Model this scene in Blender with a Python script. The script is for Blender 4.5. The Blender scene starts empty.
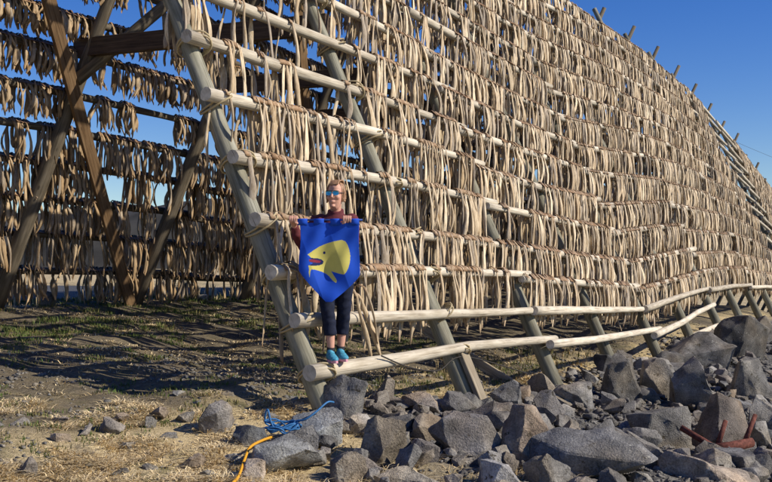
import bpy, bmesh, math, random
import numpy as np
from mathutils import Vector, noise, Matrix
random.seed(7); rng = np.random.default_rng(11)
S = bpy.context.scene
C = S.collection
R = math.radians
EYE = 1.75                      # eye height used as the zero of all "Z" values below

# ------------------------------------------------------------------ camera, sky, sun, exposure
cam = bpy.data.cameras.new('camera'); camo = bpy.data.objects.new('camera', cam); C.objects.link(camo)
cam.sensor_width = 36; cam.lens = 36*1000/772; cam.shift_y = 24/772
cam.clip_start = .05; cam.clip_end = 6000
camo.location = (0, 0, EYE); camo.rotation_euler = (R(90), 0, 0)
S.camera = camo
SUN_EL = R(34); SUN_DIR = Vector((-.97, .24, 0)).normalized()      # where the light travels
w = bpy.data.worlds.new('World'); S.world = w; w.use_nodes = True
nt = w.node_tree; bg = nt.nodes['Background']
sky = nt.nodes.new('ShaderNodeTexSky'); sky.sky_type = 'NISHITA'; sky.sun_disc = False
sky.sun_elevation = SUN_EL; sky.sun_rotation = math.atan2(-SUN_DIR.x, -SUN_DIR.y)
sky.air_density = 1.0; sky.dust_density = .0; sky.ozone_density = 4.0; sky.altitude = 10
hs = nt.nodes.new('ShaderNodeHueSaturation'); hs.inputs['Saturation'].default_value = 1.35; hs.inputs['Hue'].default_value = .522
nt.links.new(sky.outputs[0], hs.inputs['Color']); nt.links.new(hs.outputs[0], bg.inputs[0]); bg.inputs[1].default_value = .10
sl = bpy.data.lights.new('sun', 'SUN'); sl.energy = 5.0; sl.angle = R(.5); sl.color = (1, .915, .78)
so = bpy.data.objects.new('sun', sl); C.objects.link(so)
ld = Vector((SUN_DIR.x*math.cos(SUN_EL), SUN_DIR.y*math.cos(SUN_EL), -math.sin(SUN_EL)))
so.rotation_euler = ld.to_track_quat('-Z', 'Y').to_euler(); so.location = (30, -10, 30)
S.view_settings.view_transform = 'Standard'; S.view_settings.look = 'None'
S.view_settings.exposure = .24; S.view_settings.gamma = 1

# ------------------------------------------------------------------ rack coordinates
TH = R(29.4); A2 = np.array([math.sin(TH), math.cos(TH)]); U2 = np.array([-math.cos(TH), math.sin(TH)])
B2 = np.array([-.58, 9.5]); DX = 3.07; NF = 25
AV = Vector((A2[0], A2[1], 0)); UV_ = Vector((U2[0], U2[1], 0)); ZV = Vector((0, 0, 1))
def Wp(x, c, Z): return Vector((B2[0]+x*A2[0]+c*U2[0], B2[1]+x*A2[1]+c*U2[1], Z+EYE))
def toxc(X, Y):
    d = (X-B2[0], Y-B2[1]); return d[0]*A2[0]+d[1]*A2[1], d[0]*U2[0]+d[1]*U2[1]
OFF = [0, -.03, -.14, -.28, -.38, -.23, -.11, -.05, -.09, -.18, -.32, -.55, -.85, -1.2, -1.6, -2.0, -2.4, -2.8, -3.2, -3.5, -3.8, -4.1, -4.4, -4.6, -4.8]
OX = np.arange(len(OFF))*DX
def off(x): return float(np.interp(x, OX, OFF))
BASE = -1.4; HR = 8.66; CR = 4.06; KC = CR/8.9                          # ridge height and half width

def sstep(a, b, x):
    t = min(1, max(0, (x-a)/(b-a))); return t*t*(3-2*t)
ZX = [-60, -12, -4, -1, 0, 3, 6, 9, 12, 15, 18, 22, 30, 45, 80, 200]
ZZ = [-1.8, -1.75, -1.62, -1.46, -1.42, -1.74, -1.85, -1.8, -1.98, -1.75, -1.75, -1.65, -1.75, -3.2, -5.6, -5.6]
def terrain(x, c, fine=True):
    zb = float(np.interp(x, ZX, ZZ)); zr = -.66+float(np.interp(x, [0, 25, 45, 80], [0, 0, -1.6, -4.]))
    if c >= 0:
        z = zb+.22*sstep(0, 1.4, c)
        z = z+(zr-(zb+.22))*min(1, max(0, (c-1.4)/6.6)) if c > 1.4 else z
        if c > 9: z -= .06*sstep(9, 9.8, c)
        if c > 44: z += 1.05*sstep(44, 58, c)
    else:
        s = sstep(-5.5, -1.5, x)
        z = zb-s*(.13*min(-c, 3.6)+.55*max(0, min(-c-3.6, 5)))-.3*sstep(9, 30, -c)*(1-s)
    if fine:
        n = noise.fractal(Vector((x*.5, c*.5, 3)), 1, 2, 4)*.09
        n += noise.fractal(Vector((x*2.6, c*2.6, 9)), 1, 2, 4)*.034
        z += n*(1-sstep(8.4, 9.6, c)*.92)
    return z
def hit(px, py, fine=False):
    dx, dz = (px-386)/1000, (265-py)/1000
    Y = 4.
    while Y < 200:
        x, c = toxc(dx*Y, Y)
        if terrain(x, c, fine) > dz*Y: break
        Y += .02
    return dx*Y, Y, dz*Y, x, c
def project(v): return 386+1000*v[0]/v[1], 265-1000*(v[2]-EYE)/v[1]

# ------------------------------------------------------------------ material helpers
def mat(name):
    m = bpy.data.materials.new(name); m.use_nodes = True
    t = m.node_tree; b = t.nodes['Principled BSDF']; b.inputs['Roughness'].default_value = .8
    b.inputs['Specular IOR Level'].default_value = .25
    return m, t, b
def N(t, typ, **kw):
    n = t.nodes.new('ShaderNode'+typ)
    for k, v in kw.items():
        if k.startswith('_'): setattr(n, k[1:], v)
        else:
            k2 = k.replace('__', ' ')
            n.inputs[k2].default_value = v
    return n
def ramp(t, fac, stops):
    r = t.nodes.new('ShaderNodeValToRGB'); e = r.color_ramp.elements
    while len(e) < len(stops): e.new(.5)
    for i, (p, c) in enumerate(stops): e[i].position = p; e[i].color = (*c, 1) if len(c) == 3 else c
    t.links.new(fac, r.inputs[0]); return r
def mix(t, fac, a, b, bt='MIX'):
    m = t.nodes.new('ShaderNodeMix'); m.data_type = 'RGBA'; m.blend_type = bt
    for i, v in ((0, fac), (6, a), (7, b)):
        if hasattr(v, 'links'): t.links.new(v, m.inputs[i])
        elif isinstance(v, (int, float)): m.inputs[i].default_value = v
        else: m.inputs[i].default_value = (*v, 1)
    return m.outputs[2]
def bump(t, b, h, st, d):
    n = N(t, 'Bump', Strength=st, Distance=d); t.links.new(h, n.inputs['Height']); t.links.new(n.outputs[0], b.inputs['Normal'])
def plain(name, col, rough=.8, spec=.25, nz=.15, sc=25):
    m, t, b = mat(name); b.inputs['Roughness'].default_value = rough; b.inputs['Specular IOR Level'].default_value = spec
    tc = N(t, 'TexCoord'); n = N(t, 'TexNoise', Scale=sc, Detail=4.); t.links.new(tc.outputs['Object'], n.inputs['Vector'])
    r = ramp(t, n.outputs[0], [(.3, tuple(c*(1-nz) for c in col)), (.7, tuple(min(1, c*(1+nz)) for c in col))])
    t.links.new(r.outputs[0], b.inputs['Base Color']); return m
def wood(name, dark, mid, light, seed=0.):
    m, t, b = mat(name)
    uv = N(t, 'UVMap'); mp = N(t, 'Mapping'); mp.inputs['Scale'].default_value = (26, 1.6, 1); t.links.new(uv.outputs[0], mp.inputs[0])
    oi = N(t, 'ObjectInfo'); ad = N(t, 'VectorMath', _operation='ADD'); t.links.new(mp.outputs[0], ad.inputs[0])
    cx = N(t, 'CombineXYZ'); mu = N(t, 'Math', _operation='MULTIPLY'); mu.inputs[1].default_value = 57; t.links.new(oi.outputs['Random'], mu.inputs[0])
    t.links.new(mu.outputs[0], cx.inputs[1]); t.links.new(mu.outputs[0], cx.inputs[2]); t.links.new(cx.outputs[0], ad.inputs[1])
    n = N(t, 'TexNoise', Scale=1., Detail=6., Roughness=.65); t.links.new(ad.outputs[0], n.inputs['Vector'])
    r = ramp(t, n.outputs[0], [(.28, dark), (.45, mid), (.66, light)])
    mp2 = N(t, 'Mapping'); mp2.inputs['Scale'].default_value = (7, 2.2, 1); t.links.new(uv.outputs[0], mp2.inputs[0])
    n2 = N(t, 'TexNoise', Scale=1.3, Detail=3.); t.links.new(mp2.outputs[0], n2.inputs['Vector'])
    r2 = ramp(t, n2.outputs[0], [(.3, (.66, .62, .56)), (.6, (1, 1, 1))])
    col = mix(t, .8, r.outputs[0], r2.outputs[0], 'MULTIPLY')
    v = N(t, 'TexVoronoi', Scale=1.); mp3 = N(t, 'Mapping'); mp3.inputs['Scale'].default_value = (10, 2.6, 1)
    t.links.new(uv.outputs[0], mp3.inputs[0]); t.links.new(mp3.outputs[0], v.inputs['Vector'])
    kn = ramp(t, v.outputs['Distance'], [(.07, (1, 1, 1)), (.13, (0, 0, 0))])
    col = mix(t, kn.outputs[0], col, dark)
    mp4 = N(t, 'Mapping'); mp4.inputs['Scale'].default_value = (95, .9, 1); t.links.new(uv.outputs[0], mp4.inputs[0]); ad4 = N(t, 'VectorMath', _operation='ADD'); t.links.new(mp4.outputs[0], ad4.inputs[0]); t.links.new(cx.outputs[0], ad4.inputs[1])
    n4 = N(t, 'TexNoise', Scale=1., Detail=2.); t.links.new(ad4.outputs[0], n4.inputs['Vector'])
    sp4 = ramp(t, n4.outputs[0], [(.62, (0, 0, 0)), (.68, (.8, .8, .8))]); col = mix(t, sp4.outputs[0], col, tuple(v*.45 for v in dark))
    rv = ramp(t, oi.outputs['Random'], [(0, (.72, .70, .67)), (.5, (.95, .94, .92)), (1, (1.08, 1.07, 1.05))]); col = mix(t, 1., col, rv.outputs[0], 'MULTIPLY')
    t.links.new(col, b.inputs['Base Color']); bump(t, b, n.outputs[0], .45, .012)
    b.inputs['Roughness'].default_value = .75
    return m
M = {}
M['rafter'] = wood('weathered_log', (.10, .098, .068), (.215, .21, .16), (.33, .32, .255))
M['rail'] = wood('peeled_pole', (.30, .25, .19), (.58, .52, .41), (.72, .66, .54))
M['backrail'] = wood('shade_dark_pole', (.06, .05, .036), (.12, .10, .072), (.2, .17, .125))  # darker copy of the pole wood, back slope's shade put into its colour
M['beam'] = wood('dark_timber', (.035, .024, .016), (.075, .052, .036), (.13, .09, .06))
M['plank'] = wood('brown_plank', (.09, .055, .027), (.20, .125, .065), (.30, .20, .11))
M['greyplank'] = wood('grey_plank', (.18, .15, .11), (.34, .29, .21), (.46, .40, .30))
M['rope'] = plain('jute_rope', (.42, .34, .2), sc=200, nz=.4)
M['blue_rope'] = plain('blue_rope', (.035, .15, .34), .6, .3, .3, 120)
M['yellow_rope'] = plain('yellow_rope', (.6, .29, .02), .6, .3, .25, 120)
M['wire'] = plain('dark_cord', (.04, .035, .03))
M['rust'] = plain('rusty_iron', (.12, .042, .03), .85, .2, .5, 30)

def fishmat():
    m, t, b = mat('dried_cod')
    at = N(t, 'Attribute', _attribute_name='tint')
    tc = N(t, 'TexCoord'); mp = N(t, 'Mapping'); mp.inputs['Scale'].default_value = (55, 55, 9); t.links.new(tc.outputs['Object'], mp.inputs[0])
    n = N(t, 'TexNoise', Scale=1., Detail=5., Roughness=.7); t.links.new(mp.outputs[0], n.inputs['Vector'])
    r = ramp(t, n.outputs[0], [(.27, (.36, .27, .18)), (.40, (.74, .66, .56)), (.54, (1., .97, .93)), (.72, (1.15, 1.12, 1.06))])
    col = mix(t, 1., at.outputs['Color'], r.outputs[0], 'MULTIPLY')
    t.links.new(col, b.inputs['Base Color']); bump(t, b, n.outputs[0], .6, .01)
    b.inputs['Roughness'].default_value = .6; b.inputs['Specular IOR Level'].default_value = .3
    return m
M['fish'] = fishmat()

def rockmat():
    m, t, b = mat('granite')
    tc = N(t, 'TexCoord'); oi = N(t, 'ObjectInfo'); geo = N(t, 'NewGeometry')
    ad = N(t, 'VectorMath', _operation='ADD'); cx = N(t, 'CombineXYZ'); mu = N(t, 'Math', _operation='MULTIPLY'); mu.inputs[1].default_value = 91
    t.links.new(oi.outputs['Random'], mu.inputs[0]); t.links.new(mu.outputs[0], cx.inputs[0]); t.links.new(mu.outputs[0], cx.inputs[1])
    t.links.new(geo.outputs['Position'], ad.inputs[0]); t.links.new(cx.outputs[0], ad.inputs[1])
    n1 = N(t, 'TexNoise', Scale=4., Detail=8., Roughness=.65); t.links.new(ad.outputs[0], n1.inputs['Vector'])
    n2 = N(t, 'TexNoise', Scale=60., Detail=3., Roughness=.7); t.links.new(ad.outputs[0], n2.inputs['Vector'])
    r1 = ramp(t, n1.outputs[0], [(.3, (.10, .096, .089)), (.5, (.21, .20, .184)), (.72, (.38, .365, .335))])
    r2 = ramp(t, n2.outputs[0], [(.3, (.55, .55, .55)), (.55, (1, 1, 1)), (.72, (1.35, 1.33, 1.3))])
    c = mix(t, 1., r1.outputs[0], r2.outputs[0], 'MULTIPLY')
    rc = ramp(t, oi.outputs['Random'], [(0, (.74, .73, .72)), (.25, (1.12, 1.1, 1.05)), (.45, (.86, .88, .92)), (.6, (1.2, 1.05, .93)), (.75, (.9, .88, .84)), (1, (1.6, 1.58, 1.54))])
    c = mix(t, 1., c, rc.outputs[0], 'MULTIPLY')
    c = mix(t, 1., c, oi.outputs['Color'], 'MULTIPLY')
    n3 = N(t, 'TexNoise', Scale=7., Detail=6., Roughness=.7); t.links.new(ad.outputs[0], n3.inputs['Vector'])
    l = ramp(t, n3.outputs[0], [(.60, (0, 0, 0)), (.66, (1, 1, 1))])
    c = mix(t, l.outputs[0], c, (.055, .045, .028))
    n4 = N(t, 'TexNoise', Scale=11., Detail=5., Roughness=.7); mp = N(t, 'Mapping'); mp.inputs['Location'].default_value = (40, 3, 8)
    t.links.new(ad.outputs[0], mp.inputs[0]); t.links.new(mp.outputs[0], n4.inputs['Vector'])
    l2 = ramp(t, n4.outputs[0], [(.64, (0, 0, 0)), (.7, (.8, .8, .8))])
    c = mix(t, l2.outputs[0], c, (.42, .41, .36))
    nw = N(t, 'TexNoise', Scale=3., Detail=4.); t.links.new(ad.outputs[0], nw.inputs['Vector']); wv = N(t, 'VectorMath', _operation='MULTIPLY_ADD'); wv.inputs[1].default_value = (.5, .5, .5)
    t.links.new(nw.outputs['Color'], wv.inputs[0]); t.links.new(ad.outputs[0], wv.inputs[2])
    vo = N(t, 'TexVoronoi', Scale=1.1, _feature='DISTANCE_TO_EDGE'); t.links.new(wv.outputs[0], vo.inputs['Vector'])
    ck = ramp(t, vo.outputs['Distance'], [(.0, (.4, .38, .35)), (.009, (1, 1, 1))]); c = mix(t, .55, c, ck.outputs[0], 'MULTIPLY')
    n6 = N(t, 'TexNoise', Scale=1.3, Detail=3.); t.links.new(ad.outputs[0], n6.inputs['Vector'])
    st = ramp(t, n6.outputs[0], [(.38, (.78, .8, .84)), (.5, (1, 1, 1)), (.62, (1.16, 1.05, .9))]); c = mix(t, 1., c, st.outputs[0], 'MULTIPLY')
    t.links.new(c, b.inputs['Base Color'])
    h = N(t, 'Math', _operation='ADD'); t.links.new(n1.outputs[0], h.inputs[0]); t.links.new(n2.outputs[0], h.inputs[1])
    h2 = N(t, 'Math', _operation='MULTIPLY_ADD'); h2.inputs[1].default_value = .25; t.links.new(ck.outputs[0], h2.inputs[0]); t.links.new(h.outputs[0], h2.inputs[2]); bump(t, b, h2.outputs[0], .7, .03)
    b.inputs['Roughness'].default_value = .85
    return m
M['rock'] = rockmat()

def groundmat():
    m, t, b = mat('dry_ground')
    geo = N(t, 'NewGeometry')
    def no(sc, d=6., r=.65, loc=None):
        n = N(t, 'TexNoise', Scale=sc, Detail=d, Roughness=r)
        mp = N(t, 'Mapping'); mp.inputs['Location'].default_value = loc or (0, 0, 0)
        t.links.new(geo.outputs['Position'], mp.inputs[0]); t.links.new(mp.outputs[0], n.inputs['Vector']); return n.outputs[0]
    big = no(.7); fine = no(22.); gr = no(90., 3.)
    soil = ramp(t, fine, [(.3, (.035, .03, .025)), (.5, (.095, .08, .062)), (.7, (.20, .175, .14))])
    straw = ramp(t, no(34., 5., .7, (3, 9, 1)), [(.3, (.27, .2, .105)), (.5, (.56, .44, .235)), (.72, (.76, .62, .37))])
    k = ramp(t, big, [(.36, (0, 0, 0)), (.47, (1, 1, 1))])
    c = mix(t, k.outputs[0], soil.outputs[0], straw.outputs[0])
    g = ramp(t, no(1.1, 6., .7, (30, 4, 2)), [(.54, (0, 0, 0)), (.66, (.8, .8, .8))])
    grs = ramp(t, fine, [(.3, (.035, .04, .012)), (.7, (.12, .13, .04))])
    c = mix(t, g.outputs[0], c, grs.outputs[0])
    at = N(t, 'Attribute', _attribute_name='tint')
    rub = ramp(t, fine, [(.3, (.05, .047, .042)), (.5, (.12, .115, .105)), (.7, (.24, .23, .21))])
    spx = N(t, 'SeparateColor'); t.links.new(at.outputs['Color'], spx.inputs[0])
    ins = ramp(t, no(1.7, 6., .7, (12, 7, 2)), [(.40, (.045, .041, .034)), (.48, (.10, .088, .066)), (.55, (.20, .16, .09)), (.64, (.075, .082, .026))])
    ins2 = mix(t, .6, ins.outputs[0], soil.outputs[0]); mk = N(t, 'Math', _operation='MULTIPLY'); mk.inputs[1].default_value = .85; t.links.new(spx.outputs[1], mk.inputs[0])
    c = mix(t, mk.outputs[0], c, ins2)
    c = mix(t, spx.outputs[0], c, rub.outputs[0])
    sp = ramp(t, gr, [(.3, (.78, .78, .78)), (.6, (1.15, 1.15, 1.15))])
    c = mix(t, 1., c, sp.outputs[0], 'MULTIPLY')
    t.links.new(c, b.inputs['Base Color'])
    h = N(t, 'Math', _operation='ADD'); t.links.new(fine, h.inputs[0]); t.links.new(gr, h.inputs[1]); bump(t, b, h.outputs[0], .8, .03)
    b.inputs['Roughness'].default_value = .95
    return m
M['ground'] = groundmat()
M['asphalt'] = plain('asphalt', (.075, .077, .08), .9, .2, .35, 14)
M['hill'] = plain('hill_rock', (.05, .048, .042), .95, .1, .5, .02)
def seamat():
    m, t, b = mat('sea_water'); b.inputs['Base Color'].default_value = (.02, .05, .07, 1); b.inputs['Roughness'].default_value = .12
    g = N(t, 'NewGeometry'); n = N(t, 'TexNoise', Scale=1.2, Detail=5.); t.links.new(g.outputs['Position'], n.inputs['Vector']); bump(t, b, n.outputs[0], .5, .2)
    return m
M['sea'] = seamat()

# ------------------------------------------------------------------ object helpers
def link(name, me, m=None, parent=None, **props):
    o = bpy.data.objects.new(name, me); C.objects.link(o)
    if m is not None and me is not None and not me.materials: me.materials.append(m)
    if parent is not None: o.parent = parent
    for k, v in props.items(): o[k] = v
    return o
def empty(name, loc=(0, 0, 0), rz=0, **props):
    o = bpy.data.objects.new(name, None); C.objects.link(o); o.location = loc; o.rotation_euler = (0, 0, rz); o.empty_display_size = .1
    for k, v in props.items(): o[k] = v
    return o
def mesh_np(name, verts, faces, smooth=True, tint=None, mats=None):
    me = bpy.data.meshes.new(name)
    verts = np.asarray(verts, np.float32); faces = np.asarray(faces, np.int32)
    k = faces.shape[1]
    me.vertices.add(len(verts)); me.vertices.foreach_set('co', verts.ravel())
    me.loops.add(faces.size); me.loops.foreach_set('vertex_index', faces.ravel())
    me.polygons.add(len(faces)); me.polygons.foreach_set('loop_start', np.arange(len(faces), dtype=np.int32)*k)
    if smooth: me.polygons.foreach_set('use_smooth', np.ones(len(faces), bool))
    if tint is not None:
        a = me.attributes.new('tint', 'FLOAT_COLOR', 'POINT')
        t4 = np.ones((len(verts), 4), np.float32); t4[:, :3] = tint; a.data.foreach_set('color', t4.ravel())
    me.update(calc_edges=True); me.validate()
    return me
def ortho(d):
    d = d.normalized(); r = Vector((0, 0, 1)) if abs(d.z) < .9 else Vector((1, 0, 0))
    s = d.cross(r).normalized(); return s, s.cross(d).normalized()
def tube(name, pts, radii, sides=12, wob=.0, cap=True, uv=True):
    """a tapered round bar through pts, UV u = around (m), v = along (m)"""
    pts = [Vector(p) for p in pts]; n = len(pts)
    if not hasattr(radii, '__len__'): radii = [radii]*n
    bm = bmesh.new(); ul = bm.loops.layers.uv.new('UVMap'); rings = []; L = [0]
    for i in range(1, n): L.append(L[-1]+(pts[i]-pts[i-1]).length)
    s, q = ortho(pts[-1]-pts[0]); ph = random.random()*50
    for i in range(n):
        ring = []
        d = (pts[min(i+1, n-1)]-pts[max(i-1, 0)]).normalized()
        s2 = (s-d*s.dot(d)).normalized(); q2 = d.cross(s2)
        for j in range(sides):
            a = 2*math.pi*j/sides
            r = radii[i]*(1+wob*noise.noise(Vector((math.cos(a)*1.3, math.sin(a)*1.3, L[i]*1.4+ph))))
            ring.append(bm.verts.new(pts[i]+s2*r*math.cos(a)+q2*r*math.sin(a)))
        rings.append(ring)
    for i in range(n-1):
        for j in range(sides):
            f = bm.faces.new((rings[i][j], rings[i][(j+1) % sides], rings[i+1][(j+1) % sides], rings[i+1][j])); f.smooth = True
            for lp, (jj, ii) in zip(f.loops, ((j, i), (j+1, i), (j+1, i+1), (j, i+1))): lp[ul].uv = (jj/sides*.5, L[ii])
    if cap:
        for ring, rev in ((rings[0], True), (rings[-1], False)):
            f = bm.faces.new(list(reversed(ring)) if rev else ring)
            for k, lp in enumerate(f.loops): a = 2*math.pi*k/sides; lp[ul].uv = (.05*math.cos(a), .3*math.sin(a))
    bm.normal_update(); me = bpy.data.meshes.new(name); bm.to_mesh(me); bm.free()
    return me
def bar(name, p0, p1, wd, ht, up=ZV, bev=.006):
    """a square-sawn timber from p0 to p1"""
    p0, p1 = Vector(p0), Vector(p1); d = (p1-p0).normalized(); s = d.cross(up).normalized(); q = s.cross(d); L = (p1-p0).length
    bm = bmesh.new(); bmesh.ops.create_cube(bm, size=1)
    for v in bm.verts: v.co = Vector((v.co.x*wd, v.co.y*L, v.co.z*ht))
    bmesh.ops.bevel(bm, geom=list(bm.edges), offset=bev, segments=1, affect='EDGES')
    ul = bm.loops.layers.uv.new('UVMap')
    for f in bm.faces:
        for lp in f.loops: c = lp.vert.co; lp[ul].uv = ((c.x+c.z*1.3)*.9, c.y)
    mid = (p0+p1)/2
    for v in bm.verts: c = v.co.copy(); v.co = mid+s*c.x+d*c.y+q*c.z
    bm.normal_update(); me = bpy.data.meshes.new(name); bm.to_mesh(me); bm.free(); return me

# ------------------------------------------------------------------ ground, road, far bank, hill, sea
def axis(lo, hi, fl, fh, d, g):
    a = list(np.arange(fl, fh+1e-6, d)); s = d; v = fh
    while v < hi: s *= g; v += s; a.append(v)
    s = d; v = fl
    while v > lo: s *= g; v -= s; a.insert(0, v)
    return a
xs = axis(-300, 900, -5, 14, .08, 1.09); cs = axis(-200, 900, -4.5, 9.9, .08, 1.09)
V = np.zeros((len(xs)*len(cs), 3)); i = 0
for x in xs:
    for c in cs:
        p = Wp(x, c, terrain(x, c, -12 < x < 40 and -12 < c < 20)); V[i] = p; i += 1
nx, nc = len(xs), len(cs)
I, J = np.meshgrid(np.arange(nx-1), np.arange(nc-1), indexing='ij'); q = (I*nc+J).ravel()
rk = np.array([[sstep(-1.3+.6*min(1, max(0, c+1.5)), -.2+.6*min(1, max(0, c+1.5)), x+.35*noise.noise(Vector((x, c, 7))))*sstep(.25, -.5, c+.5*noise.noise(Vector((x*1.3, c*1.3, 2)))) if -2 < x < 60 and -12 < c < 3 else (1. if x > -2 and c <= -12 else 0.) for c in cs] for x in xs]).ravel()
it = np.array([[sstep(.1, 1.4, c+.8*noise.noise(Vector((x*.9, c*.9, 17))))*sstep(9.5, 8.6, c)*sstep(-9, -5, x) for c in cs] for x in xs]).ravel()
ground = link('ground', mesh_np('ground', V, np.stack([q, q+1, q+nc+1, q+nc], 1)[:, ::-1], True, np.stack([rk, it, rk*0], 1)), M['ground'], kind='structure')
# asphalt yard behind the rack
rx = [x for x in axis(-200, 700, -5, 40, 1., 1.2) if x < 17]; rc = [9.55+.0, 10.2, 12, 16, 22, 30, 38, 44]
V = []
for x in rx:
    for k, c in enumerate(rc):
        cc = c+(.22*noise.noise(Vector((x*.6, 0, 5))) if k == 0 else 0)
        V.append(Wp(x, cc, terrain(x, cc, False)+(.02 if k else -.03)+.012))
q = (np.arange(len(rx)-1)[:, None]*len(rc)+np.arange(len(rc)-1)[None]).ravel()
link('asphalt_road', mesh_np('asphalt_road', V, np.stack([q, q+len(rc), q+len(rc)+1, q+1], 1)), M['asphalt'], kind='structure')
# a far low hill
V = []; F = []; n = 160
for k in range(n+1):
    X = -900+1800*k/n; h = 72+18*noise.fractal(Vector((X*.004, 1, 2)), 1, 2, 5)+10*math.sin(X*.006+1)
    h = max(54, h)
    for (dy, hh) in ((0, -6), (60, .45*h), (140, .8*h), (220, h), (420, .4*h), (520, -6)):
        V.append((X, 900+dy+40*noise.noise(Vector((X*.01, dy*.02, 0))), EYE+hh))
for k in range(n):
    for j in range(5): a = k*6+j; F.append((a, a+6, a+7, a+1))
link('hill', mesh_np('hill', V, F), M['hill'], kind='structure')
V = [Wp(-400, -6.5, -3.7), Wp(38, -6.5, -3.7), Wp(1500, -200, -3.7), Wp(1500, -1500, -3.7), Wp(-400, -1500, -3.7)]
link('sea', mesh_np('sea', V, [(4, 3, 2, 1, 0)]), M['sea'], kind='structure')

# ------------------------------------------------------------------ the drying rack
rack = empty('drying_rack', Wp(0, 0, BASE), label='huge tent-shaped timber rack of log rafters and pole rails for drying cod', category='drying rack')
def racked(name, me, m):
    o = link(name, me, m); o.parent = rack; o.matrix_parent_inverse = Matrix.Translation(-rack.location); return o
def fr_pt(x, h): return Wp(x, h*KC, BASE+off(x)+h)                   # on the front rafter line
def bk_pt(x, h): return Wp(x, 2*CR-h*KC, BASE+off(x)+h)
RD = .104
for k in range(NF):
    x = k*DX+random.uniform(-.06, .06)*(k > 0)
    hb = terrain(x, 0, False)-BASE-off(x)-.35
    top = 8.9+random.uniform(.12, .38)
    pts = [fr_pt(x, hb+(top-hb)*t) for t in np.linspace(0, 1, 9)]
    racked('rafter', tube('rafter', pts, [RD*(1.06-.4*t) for t in np.linspace(0, 1, 9)], 14, .06), M['rafter'])
    hb = .45 if k else .4
    top = 8.9+random.uniform(.22, .55)
    pts = [bk_pt(x-.5+.62*t, hb+(top-hb)*t)+AV*.0 for t in np.linspace(0, 1, 9)]
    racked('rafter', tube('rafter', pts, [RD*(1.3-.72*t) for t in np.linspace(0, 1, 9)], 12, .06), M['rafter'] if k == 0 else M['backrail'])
    if k < 14:
        ht = 4.62
        p0 = Wp(x+.1, ht*KC+.02, BASE+off(x)+ht); p1 = Wp(x-.25, 2*CR-ht*KC+.25, BASE+off(x)+ht+.06)
        racked('tie_beam', bar('tie_beam', p0+(p0-p1).normalized()*.12, p1, .12, .27), M['beam'])
# wind braces on the inner side of the back slope
def bk_in(x, h): return bk_pt(x, h)-UV_*.17-ZV*.06
for (xa, ha, xb, hb) in ((5.62, .5, -.8, 8.1), (11.8, .5, 5.9, 7.6), (18.5, .5, 12.4, 7.6)):
    racked('brace', bar('brace', bk_in(xa, ha), bk_in(xb, hb), .07, .20, up=AV), M['plank'])
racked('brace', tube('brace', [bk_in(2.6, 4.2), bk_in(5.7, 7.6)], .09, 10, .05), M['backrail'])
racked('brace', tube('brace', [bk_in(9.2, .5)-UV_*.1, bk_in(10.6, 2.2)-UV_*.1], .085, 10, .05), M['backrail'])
racked('brace', bar('brace', Wp(6.6, 2.6, -.9)+ZV*0, Wp(6.0, .25, -1.95), .16, .05, up=AV), M['greyplank'])
# foot plank nailed to the second rafter
p = fr_pt(DX, .35)
n_out = (UV_*-.91+ZV*.415); n_s = (UV_*.415+ZV*.91)
racked('foot_plank', bar('foot_plank', p+n_out*.15+AV*.02-n_s*.75, p+n_out*.15+AV*.02+n_s*.03, .2, .06, up=n_out), M['greyplank'])
# rails
ROWS = [.40, .88, 1.33, 1.84, 2.46, 3.08, 3.70, 4.32, 4.94, 5.56, 6.18, 6.80, 7.40, 7.98, 8.48]
RR = .062
def rail_c(i, x): return (ROWS[i]-.07)*KC-.155, BASE+off(x)+ROWS[i]
BROWS = [1.40+.53*k for k in range(14)]
def brail_c(i, x): return 2*CR-(BROWS[i]-.075)*KC+.19, BASE+off(x)+BROWS[i]
LAID = {}
def lay_rails(rowf, nrow, x0, x1, m, seedless=False, outw=-1, key='f'):
    for i in range(nrow):
        x = x0; j = 0
        while x < x1:
            e = min(x1, x+2*DX); a = x-(random.uniform(.18, .30)); b = e+random.uniform(.12, .4)
            if e == x1: b = e+.3
            s0, s1 = (-.035, .035) if j else (.0, .035)
            pts = []
            sg = random.uniform(-.045, .025); ja, jb = (random.uniform(-.05, .05) if j else 0), random.uniform(-.05, .05)
            for t in np.linspace(0, 1, 11):
                xx = a+(b-a)*t; c, Z = rowf(i, xx)
                pts.append(Wp(xx, c+outw*(.045*(1-t) if j else 0), Z+s0+(s1-s0)*t+ja*(1-t)+jb*t+sg*math.sin(math.pi*t)+.008*noise.noise(Vector((xx*2, i, j)))))
            ra, rb = (.071, .05) if random.random() < .75 else (.054, .066)
            LAID.setdefault((key, i), []).append((a, b, pts))
            racked('rail', tube('rail', pts, [ra+(rb-ra)*t for t in np.linspace(0, 1, 11)], 12, .16), m)
            x = e; j += 1
lay_rails(lambda i, x: rail_c(i+1, x), 14, 0., 24*DX, M['rail'])
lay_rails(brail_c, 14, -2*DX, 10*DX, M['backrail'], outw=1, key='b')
def laid(key, i, x):
    best = None
    for a, b, pts in LAID[(key, i)]:
        if a <= x <= b: best = (a, b, pts)
    if best is None: best = LAID[(key, i)][-1]
    a, b, pts = best; t = min(.9999, max(0, (x-a)/(b-a)))*10; k = int(t); return pts[k].lerp(pts[k+1], t-k)
def frail(i, x): return laid('f', i-1, x)
def brail(i, x): return laid('b', i, x)
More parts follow.
